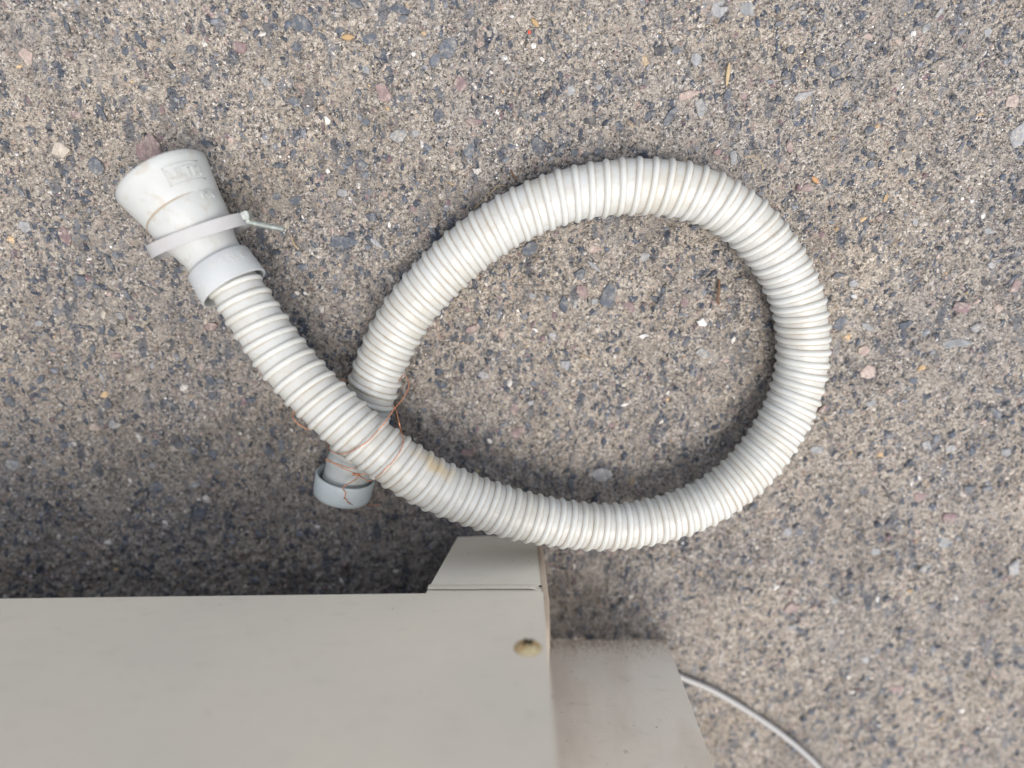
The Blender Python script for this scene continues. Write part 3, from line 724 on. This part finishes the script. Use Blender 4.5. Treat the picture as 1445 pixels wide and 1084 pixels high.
# carcass behind it (floor pan, back, side, top)
addp('floor_pan', box_mesh('floor_pan', (XL, YF - .24, zb + .004), (XR - .004, YF - .0012, zb + .0055)), 'paint')
addp('back_panel', box_mesh('back_panel', (XL, YF - .2412, .002), (XR - .004, YF - .24, ZT - .001)), 'paint')  # unseen; carried down to the ground to block light under the cabinet
addp('side_panel', box_mesh('side_panel', (XL, YF - .2399, .002), (XL + .0012, YF - .0013, ZT - .0014)), 'paint')  # unseen end wall, added to darken the space under the cabinet
addp('top_panel', box_mesh('top_panel', (XL, YF - .24, ZT - .0012), (XR - .001, YF - .0012, ZT), .0), 'paint')
# rounded corner post of the right hand side, running down into the leg
rc = .0062; pr = []
zc = at_y(776, 905, YF).z
xk = at_y(759.5, 770, YF).x
V = []; 
levels = [(0.0, at_y(757.5, 766, YF).x, 1.0), (.012, at_y(759.5, 778, YF).x, 1.0), (zb, XR - .0002, 1.0), ((zb + zc) / 2, XR, .75), (zc, XR, .3), (zc + .002, XR - .002, .1)]
for z, x, ww in levels:
    for j in range(9):
        a = j / 8 * math.pi / 2
        hw = ww
        V.append((x - .0005 + rc * .72 * hw * math.sin(a), YF - rc * (1 - math.cos(a)), z))
    V.append((x - .0005 + rc * .72 * hw, YF - .235, z))
addp('corner_post', mesh('corner_post', V, grid_faces(len(levels), 10)), 'paint_shaded', True)
addp('side_panel', box_mesh('side_panel', (XR - .0028, YF - .24, zc - .004), (XR - .0012, YF - .0013, ZT - .0014)), 'paint')
# the leg: a trapezoid plate, its bottom edge on the ground
leg_pts = [vp(599.5, 839), vp(645.5, 757.5), vp(690, 750.5), vp(724, 757), vp(757.8, 766), vp(765, 839)]
leg_pts = [Vector((p.x, p.y, max(p.z, .0005))) for p in leg_pts]
leg = addp('leg', poly_plate('leg', leg_pts, (0, -.0012, 0), .0003), 'paint')
# pressed lip along the top of the leg, ending in a black disc that paints the dark of a hole
za, zc2 = at_y(700, 833.8, YF).z, at_y(700, 825, YF).z
lipx0, lipx1 = at_y(604, 831, YF).x, at_y(757, 831, YF).x
V = []; nl = 40
for i in range(nl):
    x = lipx0 + (lipx1 - lipx0) * i / (nl - 1); e = min(1, (nl - 1 - i) / 2)
    for j in range(7):
        b_ = j / 6; zz = zc2 + (za - zc2) * b_ + (-.0004 if x > at_y(676, 830, YF).x else 0)
        V.append((x, YF + .0001 + .0011 * math.sin(b_ * math.pi * .62) * e, zz))
addp('lip', mesh('lip', V, grid_faces(nl, 7)), 'paint', True)
hp = at_y(762.5, 830, YF)
addp('hole_shade_disc', tube_mesh('hole_shade_disc', [hp + Vector((0, .0012, 0)), hp + Vector((0, .0013, 0))], .0011, 14), 'black')  # flat black disc on the sheet, imitating the shade in a hole
# a second leg at the far end, outside the picture
addp('leg', poly_plate('leg', [Vector((XL + .01, YF, zb)), Vector((XL + .02, YF, .0005)), Vector((XL + .07, YF, .0005)), Vector((XL + .09, YF, zb))], (0, -.0012, 0), .0003), 'paint')
for sx in (XL + .02, XR - .06):
    addp('leg', box_mesh('leg', (sx, YF - .24, .0), (sx + .04, YF - .2385, zb + .004)), 'paint')
# screw, its cross recess only painted dark
sp = at_y(745, 915, YF + .0012); sr = 19.5 * depth(sp) / F
prof = [(0, sr * 1.0), (.0003, sr * 1.0), (.0008, sr * .97), (.0016, sr * .86), (.0027, sr * .66), (.0033, sr * .42), (.0036, sr * .2), (.0037, .00005)]
V = []; sg = 40
for d, r_ in prof:
    for k in range(sg):
        a = 2 * math.pi * k / sg
        # smooth crown, no recess cut into it
        x, z = r_ * math.cos(a), r_ * math.sin(a); a2 = a + .5
        V.append(sp + Vector((x, d, z)))
screw = addp('screw', mesh('screw', V, grid_faces(len(prof), sg, True)), 'brass', True)
bm = bmesh.new()
for an in (.6, .6 + math.pi / 2):
    g = bmesh.ops.create_cube(bm, size=1)
    for v in g['verts']:
        v.co = Vector((v.co.x * sr * .85, v.co.y * .0009, v.co.z * sr * .19)); v.co.rotate(Matrix.Rotation(an, 3, 'Y')); v.co += sp + Vector((0, .0036, 0))
me = bpy.data.meshes.new('recess_shade_bars'); bm.to_mesh(me); bm.free()
rec = link('recess_shade_bars', shifted(me, lp(cab)), M['black'], screw, False)  # black bars on the crown imitate shade inside a cross recess
# two small paint blisters
for (px, py, r_) in ((692, 884, .0022), (690, 1010, .0026)):
    p = at_y(px, py, YF + .0012)
    bl = [(0, r_), (.00012, r_ * .85), (.00026, r_ * .5), (.0003, .00003)]
    V = [p + Vector((rr * math.cos(2 * math.pi * k / 20), d, rr * math.sin(2 * math.pi * k / 20))) for d, rr in bl for k in range(20)]
    addp('paint_blister', mesh('paint_blister', V, grid_faces(4, 20, True)), 'paint', True)
# recessed side cover, foot splashed with dirt
zs = .0015; p0 = at(776, 904.5, zs); p1 = at(942, 900.5, zs); YS = p0.y
x1 = p1.x
slope2 = at_y(942, 900.5, YS).z - zs
sp_pts = [Vector((XR - .02, YS, zs)), Vector((x1 - .002, YS, zs + slope2)), Vector((x1, YS, zs + slope2 + .002)), Vector((x1, YS, .23)), Vector((XR - .02, YS, .23))]
addp('side_cover', poly_plate('side_cover', sp_pts, (0, -.0012, 0), .0004), 'paint_dirty')
addp('cover_flank', box_mesh('cover_flank', (x1 - .0013, YS - .12, zs + .003), (x1 - .0001, YS - .0013, .2295)), 'paint_dirty')

# ------------------------------------------------------------------ cable
cp = [at(x, y, .0031) for x, y in ((880, 925), (925, 940), (965, 957), (1005, 974), (1050, 1000), (1095, 1030), (1132, 1060), (1160, 1088), (1190, 1125), (1215, 1180), (1225, 1260))]
Q, _ = resample(catmull([tuple(p) for p in cp], 16), 160)
cable = link('cable', tube_mesh('cable', Q, .0022, 18), M['cable'])
tag(cable, 'thin pale grey cable running out from behind the beige cabinet over the concrete', 'cable')

# ------------------------------------------------------------------ litter on the ground
def strand(name, pts, r, m, label, cat):
    Q = catmull([tuple(at(x, y, float(z))) for x, y, z in pts], 8)
    rr = np.full(len(Q), r); rr[0] *= .4; rr[-1] *= .4
    o = link(name, tube_mesh(name, Q, rr, 6), M[m]); tag(o, label, cat); return o
strand('straw', [(669, 294, .002), (682, 283, .003), (695, 270, .004), (703, 262, .005), (715, 263, .003)], .00032, 'straw', 'bent tan straw stalk poking out beside the upper left of the hose loop', 'straw')
strand('root_fibre', [(721, 240, .003), (725, 248, .003), (730, 256, .003)], .0006, 'bark', 'short brown root fibre touching the top of the hose loop', 'fibre')
strand('grass_blade', [(1050, 222, .002), (1062, 221, .003), (1070, 225, .004), (1076, 233, .003), (1076, 240, .002)], .0003, 'straw', 'curled dry grass blade above the top right of the hose loop', 'grass blade')
strand('straw', [(818, 500, .002), (828, 505, .002), (836, 508, .002)], .0004, 'straw', 'short straight straw stalk on the concrete inside the hose loop', 'straw')
strand('twig', [(1247, 687, .002), (1254, 698, .003), (1262, 710, .002)], .0008, 'twig', 'short dark grey twig to the lower right of the hose loop', 'twig')
strand('root_fibre', [(1014, 394, .002), (1015, 402, .003), (1014, 412, .003), (1013, 422, .003), (1015, 430, .002)], .0009, 'bark', 'dark brown root fibre inside the right part of the hose loop', 'fibre')
strand('grass_blade', [(885, 172, .002), (890, 176, .003), (894, 179, .002)], .0004, 'straw', 'tiny yellow grass blade above the middle of the hose loop', 'grass blade')
strand('straw', [(410, 330, .002), (414, 342, .003), (421, 353, .002)], .0004, 'straw', 'pale straw stalk lying past the tip of the clamp bolt', 'straw')
def husk(name, px, py, a, b_, an, m, label, cat):
    p = at(px, py); k = depth(p) / F
    n, mm = 10, 8; V = []
    for i in range(n):
        t_ = i / (n - 1); x = (t_ - .5) * a; w_ = b_ / 2 * math.sin(math.pi * t_) ** .7 + .05
        for j in range(mm):
            c = 2 * math.pi * j / mm; crease = .75 if j == 2 else 1
            V.append((x * k, w_ * math.cos(c) * k, (w_ * math.sin(c) * .45 * crease) * k))
    f = grid_faces(n, mm, True)
    o = link(name, mesh(name, V, f), M[m]); o.location = (p.x, p.y, float(height(p.x, p.y)) + b_ * k * .3 + .0006); o.rotation_euler = (0.05, .08, R(an))
    tag(o, label, cat); return o
husk('seed', 491, 53, 18, 9, 2, 'seed', 'tan oval seed husk at the top left of the picture', 'seed')
husk('seed', 755, 33, 16, 7, -45, 'seed', 'tan seed husk at the top middle of the picture', 'seed')
husk('leaf_scrap', 1151, 254, 15, 7, -35, 'leaf', 'orange brown dry leaf scrap above the right bend of the hose', 'leaf')
husk('leaf_scrap', 1027, 105, 34, 6, 85, 'straw', 'long narrow tan leaf scrap at the upper right of the concrete', 'leaf')
husk('chip', 747, 46, 5, 4, 80, 'red', 'tiny bright red chip below the tan seed husk', 'chip')
